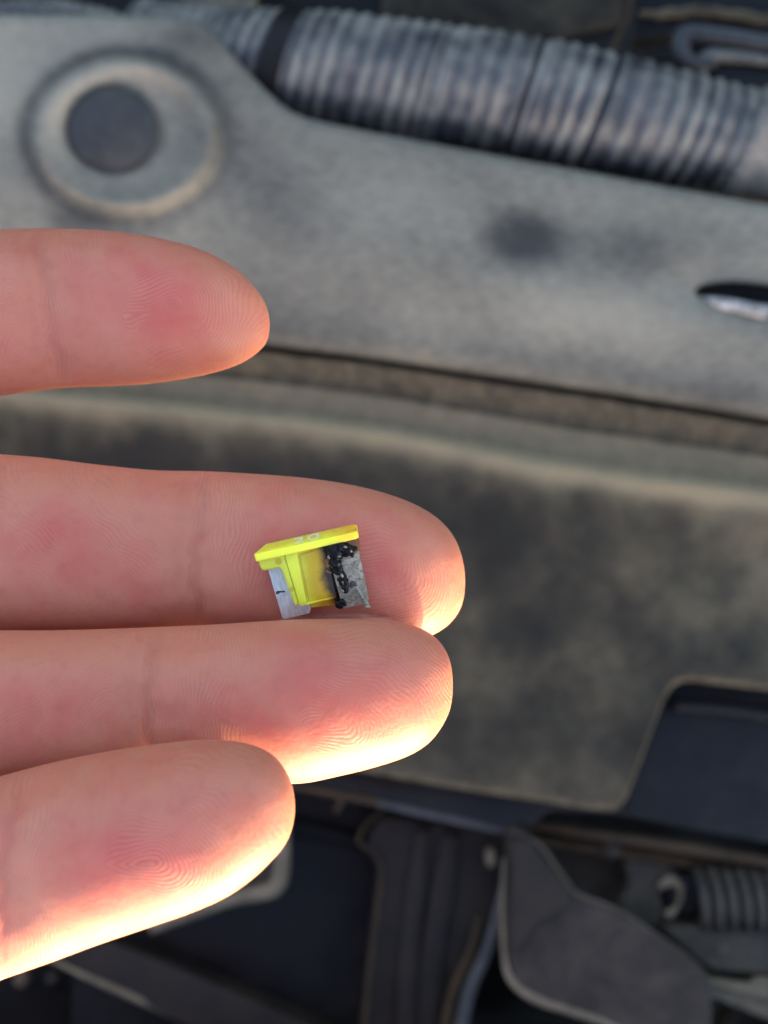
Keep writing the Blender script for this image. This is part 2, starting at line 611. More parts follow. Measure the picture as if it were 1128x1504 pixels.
# dark navy housing behind the cut-out
hs = thing('lamp_housing', P(1100, 1120, 0.372), 'smooth blue black housing in the notch of the dusty panel', 'housing')
slab('housing_face', [(905, 1010), (1000, 985), (1400, 1030), (1420, 1270), (1128, 1236), (960, 1205), (880, 1190)], 0.362, 0.012, M_NAVY, hs, 0.003, 20, tilt=(0, -0.12))
bar('housing_rib', [(985, 1035, 0.3615), (1060, 1040, 0.3612), (1140, 1052, 0.3612), (1300, 1075, 0.3615)], 1.6, M_NAVY, hs, flat=(1, 0.6))

# dark lip hanging below the panel
lip = slab('panel_lip', [(380, 1100), (560, 1128), (700, 1150), (905, 1180), (930, 1196), (806, 1190), (780, 1212), (745, 1218), (640, 1192), (560, 1172), (380, 1138)], 0.3585, 0.004, M_NAVY, None, 0.0012, 0, tilt=(0, -0.25))
setp(lip, 'dark blue black strip hanging under the lower edge of the dusty panel', 'trim')

# ------------------------------------------------------------------ hood latch parts, lower right
rail = thing('latch_rail', P(600, 1190, 0.366), 'narrow flat rail crossing the top of the dark strut, tan at its left end', 'rail')
bar('rail_bar', [(540, 1174, 0.361), (600, 1188, 0.360), (680, 1204, 0.360), (752, 1219, 0.360)], [1.1, 1.3, 1.5, 1.4], M_BLUEGREY, rail, flat=(1, 0.7))
bar('rail_end', [(380, 1146, 0.363), (440, 1155, 0.362), (500, 1166, 0.3615), (562, 1177, 0.361)], [0.9, 1.0, 1.3, 1.5], M_BROWN, rail, flat=(1, 0.8))
bar('rail_hook', [(506, 1168, 0.3612), (500, 1178, 0.362), (493, 1192, 0.364)], [1.0, 0.9, 0.7], M_BROWN, rail)

st = thing('latch_strut', P(640, 1380, 0.385), 'tall black steel strut with a thin tan flange and a rounded steel edge', 'strut')
slab('strut_web', [(560, 1198), (740, 1222), (742, 1300), (722, 1390), (690, 1450), (668, 1600), (520, 1600), (540, 1400), (556, 1275), (536, 1240)], 0.372, 0.010, M_STRUT, st, 0.0012, 14)
bar('strut_rib', [(622, 1212, 0.3715), (612, 1300, 0.3705), (600, 1420, 0.3700), (594, 1600, 0.3700)], [2.0, 2.6, 2.8, 2.6], M_STRUT, st, flat=(1, 0.55))
bar('strut_rib', [(664, 1222, 0.3715), (652, 1300, 0.3708), (630, 1440, 0.3708), (622, 1600, 0.3708)], [2.4, 3.2, 3.6, 3.6], M_STRUT, st, flat=(1, 0.35))
bar('strut_flange', [(566, 1188, 0.3705), (545, 1203, 0.3702), (530, 1224, 0.370), (528, 1238, 0.370), (548, 1253, 0.370), (560, 1275, 0.370), (557, 1310, 0.370), (548, 1384, 0.370), (538, 1470, 0.370), (528, 1600, 0.370)], 0.48, M_BROWN, st)
bar('strut_edge', [(738, 1300, 0.3665), (730, 1342, 0.366), (716, 1395, 0.3655), (692, 1450, 0.3655), (678, 1510, 0.3655), (668, 1600, 0.3655)], [0.6, 1.2, 1.5, 1.7, 1.9, 2.0], M_BLUEGREY, st, flat=(1, 0.8))
bar('strut_seam', [(704, 1345, 0.369), (690, 1400, 0.3682), (668, 1450, 0.368), (654, 1510, 0.368), (648, 1600, 0.368)], [0.5, 1.0, 1.3, 1.3, 1.3], M_BROWN, st)

pn = thing('latch_pin', P(722, 1262, 0.374), 'small pale oval pin head beside the top of the black strut', 'pin')
o = pin('pin_head', 0, 0, 0.3675, 1.9, 4.5, M_BEIGE, pn)
for v in o.data.vertices:
    v.co.x *= 1.0
c0 = P(0, 0, 0.3675) - base_of(pn)
tgt = P(721, 1260, 0.3675) - base_of(pn)
for v in o.data.vertices:
    v.co.x = (v.co.x - c0.x) * 0.72 + tgt.x
    v.co.y = (v.co.y - c0.y) * 1.35 + tgt.y
bar('pin_shank', [(721, 1260, 0.371), (721, 1260.4, 0.376), (721, 1261, 0.382)], 1.0, M_BEIGE, pn)

bk = thing('latch_bracket', P(880, 1390, 0.365), 'broad grey brown steel bracket plate with a lower edge painted pale like sunlight', 'bracket')
BRK = [(746, 1214), (776, 1224), (800, 1252), (822, 1284), (845, 1312), (900, 1334), (960, 1372), (1010, 1408), (1033, 1432), (1039, 1460), (1036, 1600), (960, 1530), (880, 1490), (800, 1466), (762, 1446), (748, 1412), (744, 1330)]
slab('bracket_plate', BRK, 0.353, 0.0022, M_BRACK, bk, 0.0007, 10, tilt=(0.03, -0.10))
bar('bracket_lower_lip', [(741, 1260, 0.3548), (738, 1330, 0.3546), (741, 1405, 0.3544), (752, 1440, 0.3540), (785, 1464, 0.3536), (840, 1482, 0.3532), (900, 1502, 0.3528), (980, 1545, 0.3524)], [0.4, 0.6, 0.7, 1.0, 1.5, 1.6, 1.7, 1.7], M_BEIGE, bk)  # beige colour stands for the sun on this edge
bar('bracket_upper_fold', [(752, 1222, 0.3545), (790, 1240, 0.3542), (825, 1286, 0.3538), (848, 1313, 0.3535), (902, 1334, 0.353), (965, 1374, 0.353), (1012, 1408, 0.353), (1035, 1434, 0.353), (1041, 1462, 0.353), (1038, 1560, 0.353)], [0.8, 0.8, 0.7, 0.6, 0.45, 0.5, 0.5, 0.6, 0.7, 0.7], M_GREY, bk)
# folded triangular stiffener on the upper left of the plate
slab('bracket_gusset', [(752, 1232), (778, 1236), (842, 1316), (828, 1334), (790, 1352), (764, 1388), (752, 1396)], 0.3515, 0.0018, M_STRUT, bk, 0.0008, 8, tilt=(-0.12, -0.05))

# bars behind the bracket and the spring
b1 = bar('tie_rod', [(752, 1207, 0.3665), (850, 1222, 0.3655), (960, 1238, 0.3655), (1060, 1253, 0.3655), (1240, 1285, 0.3660)], [1.0, 1.5, 1.7, 1.8, 1.8], M_BROWN)
setp(b1, 'upper rusty brown rod running under the blue black housing', 'rod')
b2 = bar('tie_rod', [(772, 1232, 0.3720), (860, 1244, 0.371), (960, 1258, 0.371), (1070, 1274, 0.371), (1240, 1304, 0.371)], [1.3, 1.7, 1.8, 1.9, 1.9], M_BROWN)
setp(b2, 'lower rusty brown rod just above the coil spring', 'rod')
slab('cross_member', [(792, 1240), (1400, 1310), (1400, 1480), (1000, 1420), (830, 1300)], 0.385, 0.02, M_GREY, setp(thing('cross_member', P(1000, 1330, 0.40), 'dull grey cross member behind the spring and bracket', 'beam'), None), 0.003, 10).name = 'beam_face'
blk = thing('spring_anchor', P(940, 1300, 0.38), 'grey lumpy anchor block at the left end of the coil spring', 'anchor')
slab('anchor_block', [(916, 1262), (960, 1256), (985, 1275), (1006, 1290), (968, 1300), (972, 1330), (985, 1352), (940, 1362), (905, 1330), (925, 1300)], 0.371, 0.010, M_GREY, blk, 0.002, 10)
pin('anchor_bolt', 898, 1248, 0.3685, 2.6, 6, M_GREY, blk)
bar('anchor_hook', [(968, 1304, 0.3690), (984, 1294, 0.3685), (999, 1304, 0.3682), (996, 1328, 0.3685), (980, 1346, 0.3690)], [0.8, 1.5, 0.9, 0.6, 1.4], M_BEIGE, blk)

sp = thing('coil_spring', P(1080, 1318, 0.372), 'dark steel coil spring stretched to the right of the bracket', 'spring')


def spring():
    pts = []
    turns = 14
    for i in range(turns * 20 + 1):
        a = 2 * math.pi * i / 20
        x = 1022 + 20.5 * i / 20
        ctr = P(x, 1318 + (x - 1022) * 0.05, 0.368)
        rr = 41 * KP * 0.368
        pts.append((ctr.x, ctr.y + rr * math.cos(a), ctr.z + rr * math.sin(a)))
    V, F = sweep(np.array(pts), 0.00135, 10, up=(1, 0, 0))
    V = V - np.array(base_of(sp))
    link_mesh('coil', mesh_np(V, F), M_GREY2, sp)


M_GREY2 = dusty('dark_spring_steel', (0.014, 0.0130, 0.0115), (0.070, 0.061, 0.047), 0.48, 80, 0.4)
spring()
pin('spring_seat', 1012, 1318, 0.3685, 5.6, 8, M_BLACK, sp, 0.05)

a1 = thing('support_bar', P(1060, 1395, 0.372), 'flat grey bar running right just below the coil spring', 'bar')
slab('bar_plate', [(975, 1362), (1128, 1366), (1400, 1392), (1400, 1470), (1128, 1428), (1050, 1424), (1028, 1410)], 0.3645, 0.004, M_GREY, a1, 0.0012, 8, tilt=(0, -0.1))
pin('bar_stud', 1060, 1398, 0.3645, 2.3, 3, M_GREY, a1, 0.3)
a2 = thing('latch_lever', P(1080, 1450, 0.372), 'pale beige dusty lever under the flat grey bar', 'lever')
slab('lever_plate', [(1036, 1434), (1100, 1444), (1112, 1430), (1400, 1490), (1400, 1560), (1128, 1498), (1040, 1462)], 0.367, 0.005, M_BEIGE, a2, 0.0014, 6, tilt=(0, 0.15))
bar('lever_edge', [(1036, 1440, 0.3662), (1085, 1452, 0.3662), (1128, 1462, 0.3662), (1300, 1500, 0.3662)], 1.0, M_BEIGE, a2)
a3 = thing('metal_lump', P(1075, 1500, 0.39), 'small brown lump in the dark gap under the beige lever', 'bracket')
slab('foot_block', [(1056, 1506), (1075, 1486), (1085, 1500), (1100, 1540), (1050, 1540)], 0.385, 0.008, M_BROWN, a3, 0.0015, 4)

# ------------------------------------------------------------------ lower left: dark panel, tab and diagonal bar
bp = thing('inner_panel', P(420, 1380, 0.40), 'black inner panel left of the steel strut', 'panel')
slab('inner_panel_face', [(120, 1110), (540, 1170), (565, 1260), (548, 1390), (520, 1640), (100, 1640)], 0.392, 0.006, M_NAVY, bp, 0.002, 10, tilt=(0.02, -0.05))
bar('panel_fold', [(380, 1206, 0.391), (440, 1216, 0.3905), (500, 1229, 0.390), (545, 1242, 0.390)], [2.2, 2.6, 2.4, 1.6], M_BLACK, bp, flat=(1, 0.6))

tb = thing('pale_tab', P(370, 1290, 0.375), 'pale dusty tab with a thick rounded rim showing below the little finger', 'tab')
slab('tab_face', [(200, 1200), (410, 1200), (412, 1290), (392, 1310), (330, 1322), (200, 1350)], 0.372, 0.004, M_GREY, tb, 0.001, 12)
bar('tab_rim', [(413, 1190, 0.3705), (414, 1240, 0.3705), (413, 1280, 0.3705), (404, 1303, 0.3705), (380, 1312, 0.3705), (340, 1319, 0.3705), (290, 1337, 0.3705), (220, 1362, 0.3705)], [2.1, 2.2, 2.2, 2.3, 2.1, 2.0, 1.9, 1.8], M_BEIGE, tb)

dg = thing('diagonal_brace', P(240, 1460, 0.385), 'dark diagonal brace with a lower edge painted pale as if sunlit at bottom left', 'brace')
slab('brace_face', [(20, 1372), (150, 1384), (300, 1440), (520, 1530), (440, 1580), (280, 1504), (180, 1458), (60, 1404)], 0.374, 0.010, M_STRUT, dg, 0.0014, 6, tilt=(0, -0.2))
bar('brace_edge', [(60, 1402, 0.3745), (130, 1436, 0.3745), (200, 1466, 0.3745), (290, 1506, 0.3745), (400, 1560, 0.3745)], [0.6, 0.8, 1.1, 0.9, 0.9], M_BEIGE, dg)  # warm light along the brace edge, painted beige

for px, py, r_, mt, lb in ((31, 1440, 2.4, M_BEIGE, 'tan bolt head deep in the dark corner, left of its grey twin'),
                           (77, 1440, 2.0, M_GREY, 'grey bolt head deep in the dark corner, right of its tan twin')):
    bt = thing('bolt', P(px, py, 0.43), lb, 'bolt', 'bolts deep in the dark corner')
    pin('bolt_head', px, py, 0.420, r_, 3, mt, bt)
    bar('bolt_shank', [(px, py, 0.4235), (px + .3, py, 0.43), (px + .6, py, 0.44)], 1.2, mt, bt)
cb = slab('corner_bracket', [(-300, 1395), (40, 1400), (180, 1470), (260, 1640), (-300, 1640)], 0.436, 0.006, M_BLACK, None, 0.002, 10)
setp(cb, 'black bracket carrying two bolts in the dark lower left corner', 'bracket')


# ------------------------------------------------------------------ corrugated hose and things above the cover
def corrugated_hose():
    t = thing('corrugated_hose', P(760, 160, 0.36), 'thick dusty grey corrugated hose lying along the top of the grey cover', 'hose')
    ctr = catmull([(200, 62, .352), (300, 78, .348), (430, 96, .344), (620, 124, .343), (800, 150, .342), (960, 182, .342), (1085, 208, .343)], 60)
    pts = PA(ctr[:, 0], ctr[:, 1], ctr[:, 2])
    s = np.concatenate([[0], np.cumsum(np.linalg.norm(np.diff(pts, axis=0), axis=1))])
    tot = s[-1]
    L = np.arange(0, tot, 0.00033)
    pts = np.stack([np.interp(L, s, pts[:, k]) for k in range(3)], -1)
    px = np.interp(L, s, ctr[:, 0])
    r0 = np.interp(px, [200, 300, 420, 470, 620, 800, 960, 1085], [66, 70, 80, 86, 90, 90, 84, 78]) * KP * 0.343
    pitch = np.interp(px, [200, 420, 430, 700, 900, 1085], [3.1, 3.2, 3.6, 4.1, 4.4, 4.3]) * 0.001
    ph = np.cumsum(0.00033 / pitch * (1 + 0.12 * np.sin(px / 31.0) + 0.08 * np.sin(px / 12.3)))
    wv = 0.5 + 0.5 * np.cos(2 * math.pi * ph)
    k = np.floor(ph + 0.5)
    per = np.sin(k * 12.9898) * 43758.5453
    per = per - np.floor(per)
    amp = np.interp(px, [200, 410, 440, 1085], [0.4, 0.42, 0.55, 0.72]) * 0.001 * (0.75 + 0.5 * per)
    prof = np.sign(wv - 0.5) * np.abs(2 * wv - 1) ** 0.6 * 0.5 + 0.5
    rad = r0 + amp * (prof - 1)
    cut = np.exp(-((px - 772) / 3.2) ** 2) + 0.6 * np.exp(-((px - 880) / 3.0) ** 2) + 0.4 * np.exp(-((px - 640) / 3.0) ** 2)
    rad = rad - 0.0022 * cut
    ns = 72
    V, F = sweep(pts, rad, ns, shear=-0.16)
    V = V - np.array(base_of(t))
    me = mesh_np(V, F)
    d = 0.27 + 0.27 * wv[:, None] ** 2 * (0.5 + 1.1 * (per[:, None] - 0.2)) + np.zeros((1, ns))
    a = 2 * math.pi * np.arange(ns) / ns
    xx = np.broadcast_to(px[:, None], d.shape)
    aa = np.broadcast_to((a * 60)[None], d.shape)
    d = d + 0.12 * fnoise(xx, aa * 2, 130, 31) + 0.06 * fnoise(xx * 1.0, aa, 40, 32)
    pale = np.exp(-((px - 779) / 3.5) ** 2) + 0.8 * np.exp(-((px - 872) / 3.5) ** 2) + 0.8 * np.exp(-((px - 648) / 3.5) ** 2)
    d = d - 0.5 * cut[:, None] + 0.45 * pale[:, None]
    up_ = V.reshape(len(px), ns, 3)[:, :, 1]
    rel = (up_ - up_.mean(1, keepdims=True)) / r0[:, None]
    d = d + 0.22 * sstep(0.35, 0.95, rel) - 0.15 * sstep(-0.5, -0.95, rel)  # top highlight and shaded underside painted into the dusty tone
    add_attr(me, 'dust_and_light', d.reshape(-1))
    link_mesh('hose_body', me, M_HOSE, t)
    # black band near the left end
    i = np.argmin(np.abs(px - 416))
    seg = pts[i - 6:i + 10]
    V2, F2 = sweep(seg, r0[i] * 1.035, 56, shear=-0.16)
    link_mesh('hose_band', mesh_np(V2 - np.array(base_of(t)), F2), M_BLACK, t)
    # smooth cuff at the right end
    cu = catmull([P(1084, 208, .343), P(1110, 213, .343), P(1180, 224, .3435), P(1350, 250, .345)], 10)
    rr = np.interp(np.linspace(0, 1, len(cu)), [0, 0.12, 0.22, 0.34, 0.5, 1], [76, 84, 87, 78, 80, 80]) * KP * 0.343
    V3, F3 = sweep(cu, rr, 56, shear=-0.16)
    link_mesh('hose_cuff', mesh_np(V3 - np.array(base_of(t)), F3), M_HOSE2, t)


M_HOSE2 = dusty('dusty_cuff_plastic', (0.030, 0.032, 0.038), (0.22, 0.195, 0.16), 0.5, 70, 0.5)
corrugated_hose()

sh = thing('small_hose', P(80, 0, 0.36), 'short pale ribbed hose end above the top left edge of the cover', 'hose')
pth = catmull([(-140, 30, .356), (0, 26, .356), (60, 24, .356), (150, 30, .357), (200, 40, .359)], 40)
ppp = PA(pth[:, 0], pth[:, 1], pth[:, 2])
rr_ = (np.interp(pth[:, 0], [-140, 0, 80, 150, 200], [20, 24, 26, 18, 10]) + 1.6 * np.sin(pth[:, 0] / 16 * 6.28)) * KP * .356
V_, F_ = sweep(ppp, rr_, 32)
link_mesh('hose_tube', mesh_np(V_ - np.array(base_of(sh)), F_), M_HOSE2, sh)

ab = thing('air_box', P(720, 10, 0.40), 'brown dusty black box behind the corrugated hose', 'box')
slab('box_face', [(330, -200), (960, -200), (932, 60), (900, 110), (560, 90), (520, 30), (350, 20)], 0.386, 0.02, M_BLACK, ab, 0.003, 12)
slab('box_lid', [(560, -220), (930, -220), (915, 28), (830, 48), (640, 34), (560, 18)], 0.380, 0.005, dusty('brown_lid', (0.010, 0.0085, 0.006), (0.085, 0.068, 0.045), 0.42, 50, 0.6), ab, 0.002, 12, tilt=(0, 0.25))
bar('box_seam', [(930, -60, .379), (922, 20, .379), (905, 60, .380), (896, 90, .381)], 0.7, M_BROWN, ab)
sb = thing('dusty_block', P(300, 0, 0.385), 'tan dusty block peeping over the cover near the hose end', 'block')
slab('block_face', [(262, -120), (385, -120), (372, 14), (330, 20), (268, 18)], 0.375, 0.01, M_BEIGE2 if 'M_BEIGE2' in globals() else dusty('tan_block', (0.03, 0.026, 0.02), (0.19, 0.155, 0.105), 0.5, 60, 0.6), sb, 0.002, 8)

lg = thing('rear_ledge', P(1020, 20, 0.40), 'dark ledge with a ragged tan dusty lip at the top right', 'ledge')
slab('ledge_face', [(900, -200), (1400, -200), (1400, 70), (1000, 46), (920, 60)], 0.388, 0.01, M_BLACK, lg, 0.003, 8)
pts = [(938 + i * 14, 22 + 0.055 * i * 14 * 0.7 + random.uniform(-2.5, 2.5) - 8 * math.exp(-((i - 7) / 4) ** 2), 0.3865) for i in range(22)]
bar('ledge_lip', pts, [0.7, 1.3, 1.5, 1.2, 1.5, 1.3, 1.6, 1.4], M_BROWN2 if 'M_BROWN2' in globals() else dusty('tan_lip', (0.02, 0.016, 0.012), (0.15, 0.115, 0.07), 0.5, 90, 0.7), lg, per=4)

cn = thing('connector_frame', P(1080, 75, 0.375), 'blue grey plastic loop with a slot at the top right edge', 'bracket')
bar('frame_loop', [(1300, 80, .368), (1128, 62, .368), (1060, 52, .368), (1012, 48, .368), (1000, 60, .368), (1004, 80, .368), (1016, 90, .368), (1050, 92, .368)], [2.0, 2.0, 2.1, 2.2, 2.3, 2.1, 1.7, 1.2], M_BLUEGREY, cn, flat=(1, 0.8))
slab('frame_back', [(1010, 55), (1300, 75), (1300, 110), (1030, 92)], 0.372, 0.003, M_NAVY, cn, 0.001)
ck = thing('plug_body', P(1090, 110, 0.378), 'tan edged black plug under the blue grey loop', 'plug')
slab('plug_face', [(1034, 100), (1300, 110), (1300, 200), (1036, 150)], 0.371, 0.008, M_BLACK, ck, 0.002, 6)
bar('plug_rim', [(1030, 128, .3705), (1031, 96, .370), (1044, 82, .370), (1090, 84, .370), (1150, 91, .370), (1300, 104, .370)], [1.0, 1.8, 2.0, 1.6, 1.4, 1.4], M_HOSE2, ck)
bl = bar('wire', [(880, 74, .378), (920, 79, .377), (960, 84, .378), (1020, 100, .380)], 0.9, M_NAVY)
setp(bl, 'thin blue black wire in the dark gap above the hose', 'wire')


# ------------------------------------------------------------------ the hand
# each finger: outline in pixels (x, upper edge, lower edge), distance of its axis, creases
FING = {
    'index': dict(tip=(396, 476), pts=[(392, 452, 500), (376, 424, 519), (345, 394, 537), (310, 374, 548), (270, 360, 556), (220, 349, 563), (160, 341, 567), (100, 338, 569), (50, 338, 574), (0, 340, 581), (-80, 344, 592), (-200, 350, 606), (-420, 372, 634), (-700, 400, 652)],
                  d=[(396, .1605), (0, .1615), (-700, .168)], tr=.84, dip=92, pip=-270),
    'middle': dict(tip=(683, 853), pts=[(680, 825, 882), (668, 791, 907), (645, 763, 927), (612, 742, 940), (565, 724, 947), (500, 709, 943), (430, 700, 935), (360, 695, 930), (300, 692, 929), (220, 690, 930), (150, 683, 932), (60, 672, 934), (0, 667, 935), (-200, 664, 932), (-420, 660, 920), (-700, 650, 912)],
                   d=[(683, .1592), (300, .1592), (0, .160), (-700, .163)], tr=.80, dip=303, pip=-8),
    'ring': dict(tip=(665, 1005), pts=[(663, 980, 1031), (650, 948, 1064), (628, 928, 1091), (600, 917, 1108), (560, 910, 1122), (500, 909, 1137), (440, 910, 1148), (380, 913, 1146), (300, 918, 1142), (230, 921, 1140), (150, 924, 1142), (60, 926, 1148), (0, 926, 1156), (-200, 930, 1170), (-420, 934, 1184), (-700, 940, 1196)],
                 d=[(665, .1500), (300, .1498), (0, .1510), (-700, .157)], tr=.84, dip=235, pip=-75, back=0.6),
    'pinky': dict(tip=(433, 1187), pts=[(430, 1160, 1213), (418, 1131, 1241), (400, 1110, 1262), (372, 1096, 1288), (335, 1089, 1313), (290, 1088, 1333), (230, 1094, 1354), (150, 1106, 1381), (80, 1120, 1407), (0, 1141, 1436), (-80, 1165, 1468), (-180, 1196, 1506), (-330, 1236, 1552), (-600, 1262, 1580)],
                  d=[(433, .1340), (0, .1395), (-600, .150)], tr=.84, dip=22, pip=-220, back=0.5),
}
for f in FING.values():
    xt, yt_ = f['tip']
    xs = np.array([xt] + [p[0] for p in f['pts']], float)
    f['q'] = np.sqrt(xt - xs)
    f['c'] = np.array([yt_] + [(p[1] + p[2]) / 2 for p in f['pts']])
    f['h'] = np.array([0] + [(p[2] - p[1]) / 2 for p in f['pts']])
    f['xm'] = xs.min()
    dd = np.array(f['d'])[::-1]
    f['dx'], f['dd'] = dd[:, 0], dd[:, 1]


def cubic(x, xp, yp):
    """monotone-ish cubic interpolation"""
    m = np.gradient(yp, xp)
    i = np.clip(np.searchsorted(xp, x) - 1, 0, len(xp) - 2)
    h = xp[i + 1] - xp[i]
    t = (x - xp[i]) / h
    return ((1 + 2 * t) * (1 - t) ** 2 * yp[i] + t * (1 - t) ** 2 * h * m[i] + t * t * (3 - 2 * t) * yp[i + 1] + t * t * (t - 1) * h * m[i + 1])


def finger_at(f, x):
    """axis y (px), half height (px), distance (m), half thickness (m) at pixel x"""
    x = np.asarray(x, float)
    q = np.sqrt(np.clip(f['tip'][0] - x, 0, None))
    q = np.clip(q, 0, f['q'].max())
    c = cubic(q, f['q'], f['c'])
    h = np.clip(cubic(q, f['q'], f['h']), 0, None)
    d = np.interp(x, f['dx'], f['dd'])
    return c, h, d, h * KP * d * f['tr']


def finger_mesh(f, ns=64):
    back = f.get('back', 0.0)
    qs = np.concatenate([np.linspace(0.15, 8, 40), np.linspace(8.2, f['q'].max(), 150)])
    V, F = [], []
    for q in qs:
        x = f['tip'][0] - q * q
        c, h, d, t = (float(v) for v in finger_at(f, x))
        # pads swell on the palm side between the creases
        sw = 0.0
        for a0, a1 in ((f['tip'][0], f['dip']), (f['dip'], f['pip']), (f['pip'], f['pip'] - 420)):
            if a1 <= x <= a0:
                s = (a0 - x) / (a0 - a1)
                sw = math.sin(math.pi * s) ** 0.8 if a0 != f['tip'][0] else math.sin(math.pi * min(1, s ** 0.9)) ** 0.8
        tf = t + 0.0008 * sw
        hw = h * KP * d
        o = P(x, c, d)
        for k in range(ns):
            a = 2 * math.pi * k / ns
            ca, sa = math.cos(a), math.sin(a)
            e = 2 / 2.3 if sa > 0 else 1.0
            yy = math.copysign(abs(ca) ** e, ca)
            zz = math.copysign(abs(sa) ** e, sa)
            V.append((o.x, o.y + hw * yy, o.z + (tf if sa > 0 else t * (1.15 + back * (1 - ca) / 2)) * zz))
    n = len(qs)
    for i in range(n - 1):
        for k in range(ns):
            k2 = (k + 1) % ns
            F.append((i * ns + k, i * ns + k2, (i + 1) * ns + k2, (i + 1) * ns + k))
    F.append(tuple(range(ns))[::-1])
    F.append(tuple((n - 1) * ns + k for k in range(ns)))
    return np.array(V), F


def build_hand():
    VV, FF = [], []

    def add(V, F):
        b = sum(len(v) for v in VV)
        VV.append(V)
        FF.extend(tuple(i + b for i in f) for f in F)
    for f in FING.values():
        add(*finger_mesh(f))
    # palm: flattened sweep from the knuckles back to the wrist, across the line of finger roots
    top = np.array(P(-640, 505, .168)); bot = np.array(P(-560, 1415, .148))
    secs = []
    across = (bot - top); across /= np.linalg.norm(across)
    nrm = np.cross(across, (1, 0, 0)); nrm /= np.linalg.norm(nrm)
    mid = (top + bot) / 2
    ns = 72
    prof = [(0.000, .030, .0060), (-.006, .041, .0095), (-.016, .0445, .0125), (-.032, .0455, .0140), (-.050, .0445, .0155), (-.066, .042, .0165), (-.080, .037, .0170), (-.092, .0315, .0175), (-.104, .0290, .0185), (-.125, .0285, .0195), (-.160, .031, .0215), (-.210, .035, .0250), (-.235, .034, .0245), (-.238, .026, .018)]
    pr = np.array(prof)
    ip = np.linspace(0, len(pr) - 1, 70)
    pr = np.stack([np.interp(ip, np.arange(len(pr)), pr[:, k]) for k in range(3)], -1)
    x0 = P(-590, 900, .158).x
    V, F = [], []
    for dx, hl, ht in pr:
        o = mid + np.array((x0 - mid[0] + dx, 0, 0))
        for k in range(ns):
            a = 2 * math.pi * k / ns
            ca, sa = math.cos(a), math.sin(a)
            e = 2 / 2.5
            V.append(o + across * hl * math.copysign(abs(ca) ** e, ca) + nrm * ht * math.copysign(abs(sa) ** e, sa))
    for i in range(len(pr) - 1):
        for k in range(ns):
            k2 = (k + 1) % ns
            F.append((i * ns + k, i * ns + k2, (i + 1) * ns + k2, (i + 1) * ns + k))
    F.append(tuple(range(ns))[::-1]); F.append(tuple((len(pr) - 1) * ns + k for k in range(ns)))
    add(np.array(V), F)
    # thumb, off the index side of the palm, beyond the picture's left edge
    pal = mid + np.array((x0 - mid[0], 0, 0))
    tp = catmull([pal + (-.078, .018, .004), pal + (-.066, .034, .010), pal + (-.044, .052, .016), pal + (-.020, .066, .018), pal + (-.002, .074, .018)], 12)
    tr = np.interp(np.linspace(0, 1, len(tp)), [0, .25, .5, .7, .85, .95, 1], [.016, .0155, .0108, .0102, .0100, .0075, .0015])
    add(*sweep(tp, tr, 40))
    V = np.concatenate(VV)
    me = mesh_np(V, FF)
    bm = bmesh.new(); bm.from_mesh(me); bmesh.ops.recalc_face_normals(bm, faces=bm.faces); bm.to_mesh(me); bm.free()
    tmp = bpy.data.objects.new('hand_shape', me)
    COL.objects.link(tmp)
    md = tmp.modifiers.new('r', 'REMESH')
    md.mode = 'VOXEL'
    md.voxel_size = 0.00034
    dgp = bpy.context.evaluated_depsgraph_get()
    me2 = bpy.data.meshes.new_from_object(tmp.evaluated_get(dgp))
    bpy.data.objects.remove(tmp)
    n = len(me2.vertices)
    co = np.empty(n * 3); me2.vertices.foreach_get('co', co); co = co.reshape(-1, 3)
    ne = len(me2.edges)
    ed = np.empty(ne * 2, dtype=np.int64); me2.edges.foreach_get('vertices', ed); ed = ed.reshape(-1, 2)
    deg = np.bincount(ed.ravel(), minlength=n)[:, None].astype(float)

    def smooth(c, it, lam):
        for _ in range(it):
            acc = np.zeros_like(c)
            for k in range(3):
                acc[:, k] = np.bincount(ed[:, 0], weights=c[ed[:, 1], k], minlength=n) + np.bincount(ed[:, 1], weights=c[ed[:, 0], k], minlength=n)
            c = c + lam * (acc / deg - c)
        return c
    for _ in range(5):                       # Taubin: smooths without shrinking
        co = smooth(co, 1, 0.5)
        co = smooth(co, 1, -0.52)
    me2.vertices.foreach_set('co', co.ravel()); me2.update()
    nr = np.empty(n * 3); me2.vertices.foreach_get('normal', nr); nr = nr.reshape(-1, 3)
    dep = -co[:, 2]
    px = co[:, 0] / (KP * dep) + FW / 2
    py = -co[:, 1] / (KP * dep) + FH / 2
    best = np.full(n, 9.0); fid = np.full(n, -1)
    A = np.zeros(n); C = np.zeros(n); XX = np.zeros(n); HW = np.ones(n)
    for i, f in enumerate(FING.values()):
        # pixel of the point as seen at the axis distance
        d_ = np.interp(px, f['dx'], f['dd'])
        xa = co[:, 0] / (KP * d_) + FW / 2
        ya = -co[:, 1] / (KP * d_) + FH / 2
        c, h, d, t = finger_at(f, np.minimum(xa, f['tip'][0] - 0.5))
        h = np.maximum(h, 18); t = np.maximum(t, 18 * KP * d)
        m = np.hypot((ya - c) / h, (dep - d) / t) + np.where(xa > f['tip'][0] + 15, 5, 0) + np.where(xa < f['xm'] + 60, 5, 0)
        k = m < best
        best[k] = m[k]; fid[k] = i
        A[k] = ((f['tip'][0] - xa) * KP * d * 1000)[k]
        C[k] = ((ya - c) * KP * d * 1000)[k]
        XX[k] = xa[k]; HW[k] = (h * KP * d * 1000)[k]
    front = sstep(-0.15, 0.45, nr[:, 2])
    disp = np.zeros(n)
    crease = np.zeros(n)
    red = np.zeros(n)
    ridge = np.zeros(n)
    ramp = np.zeros(n)
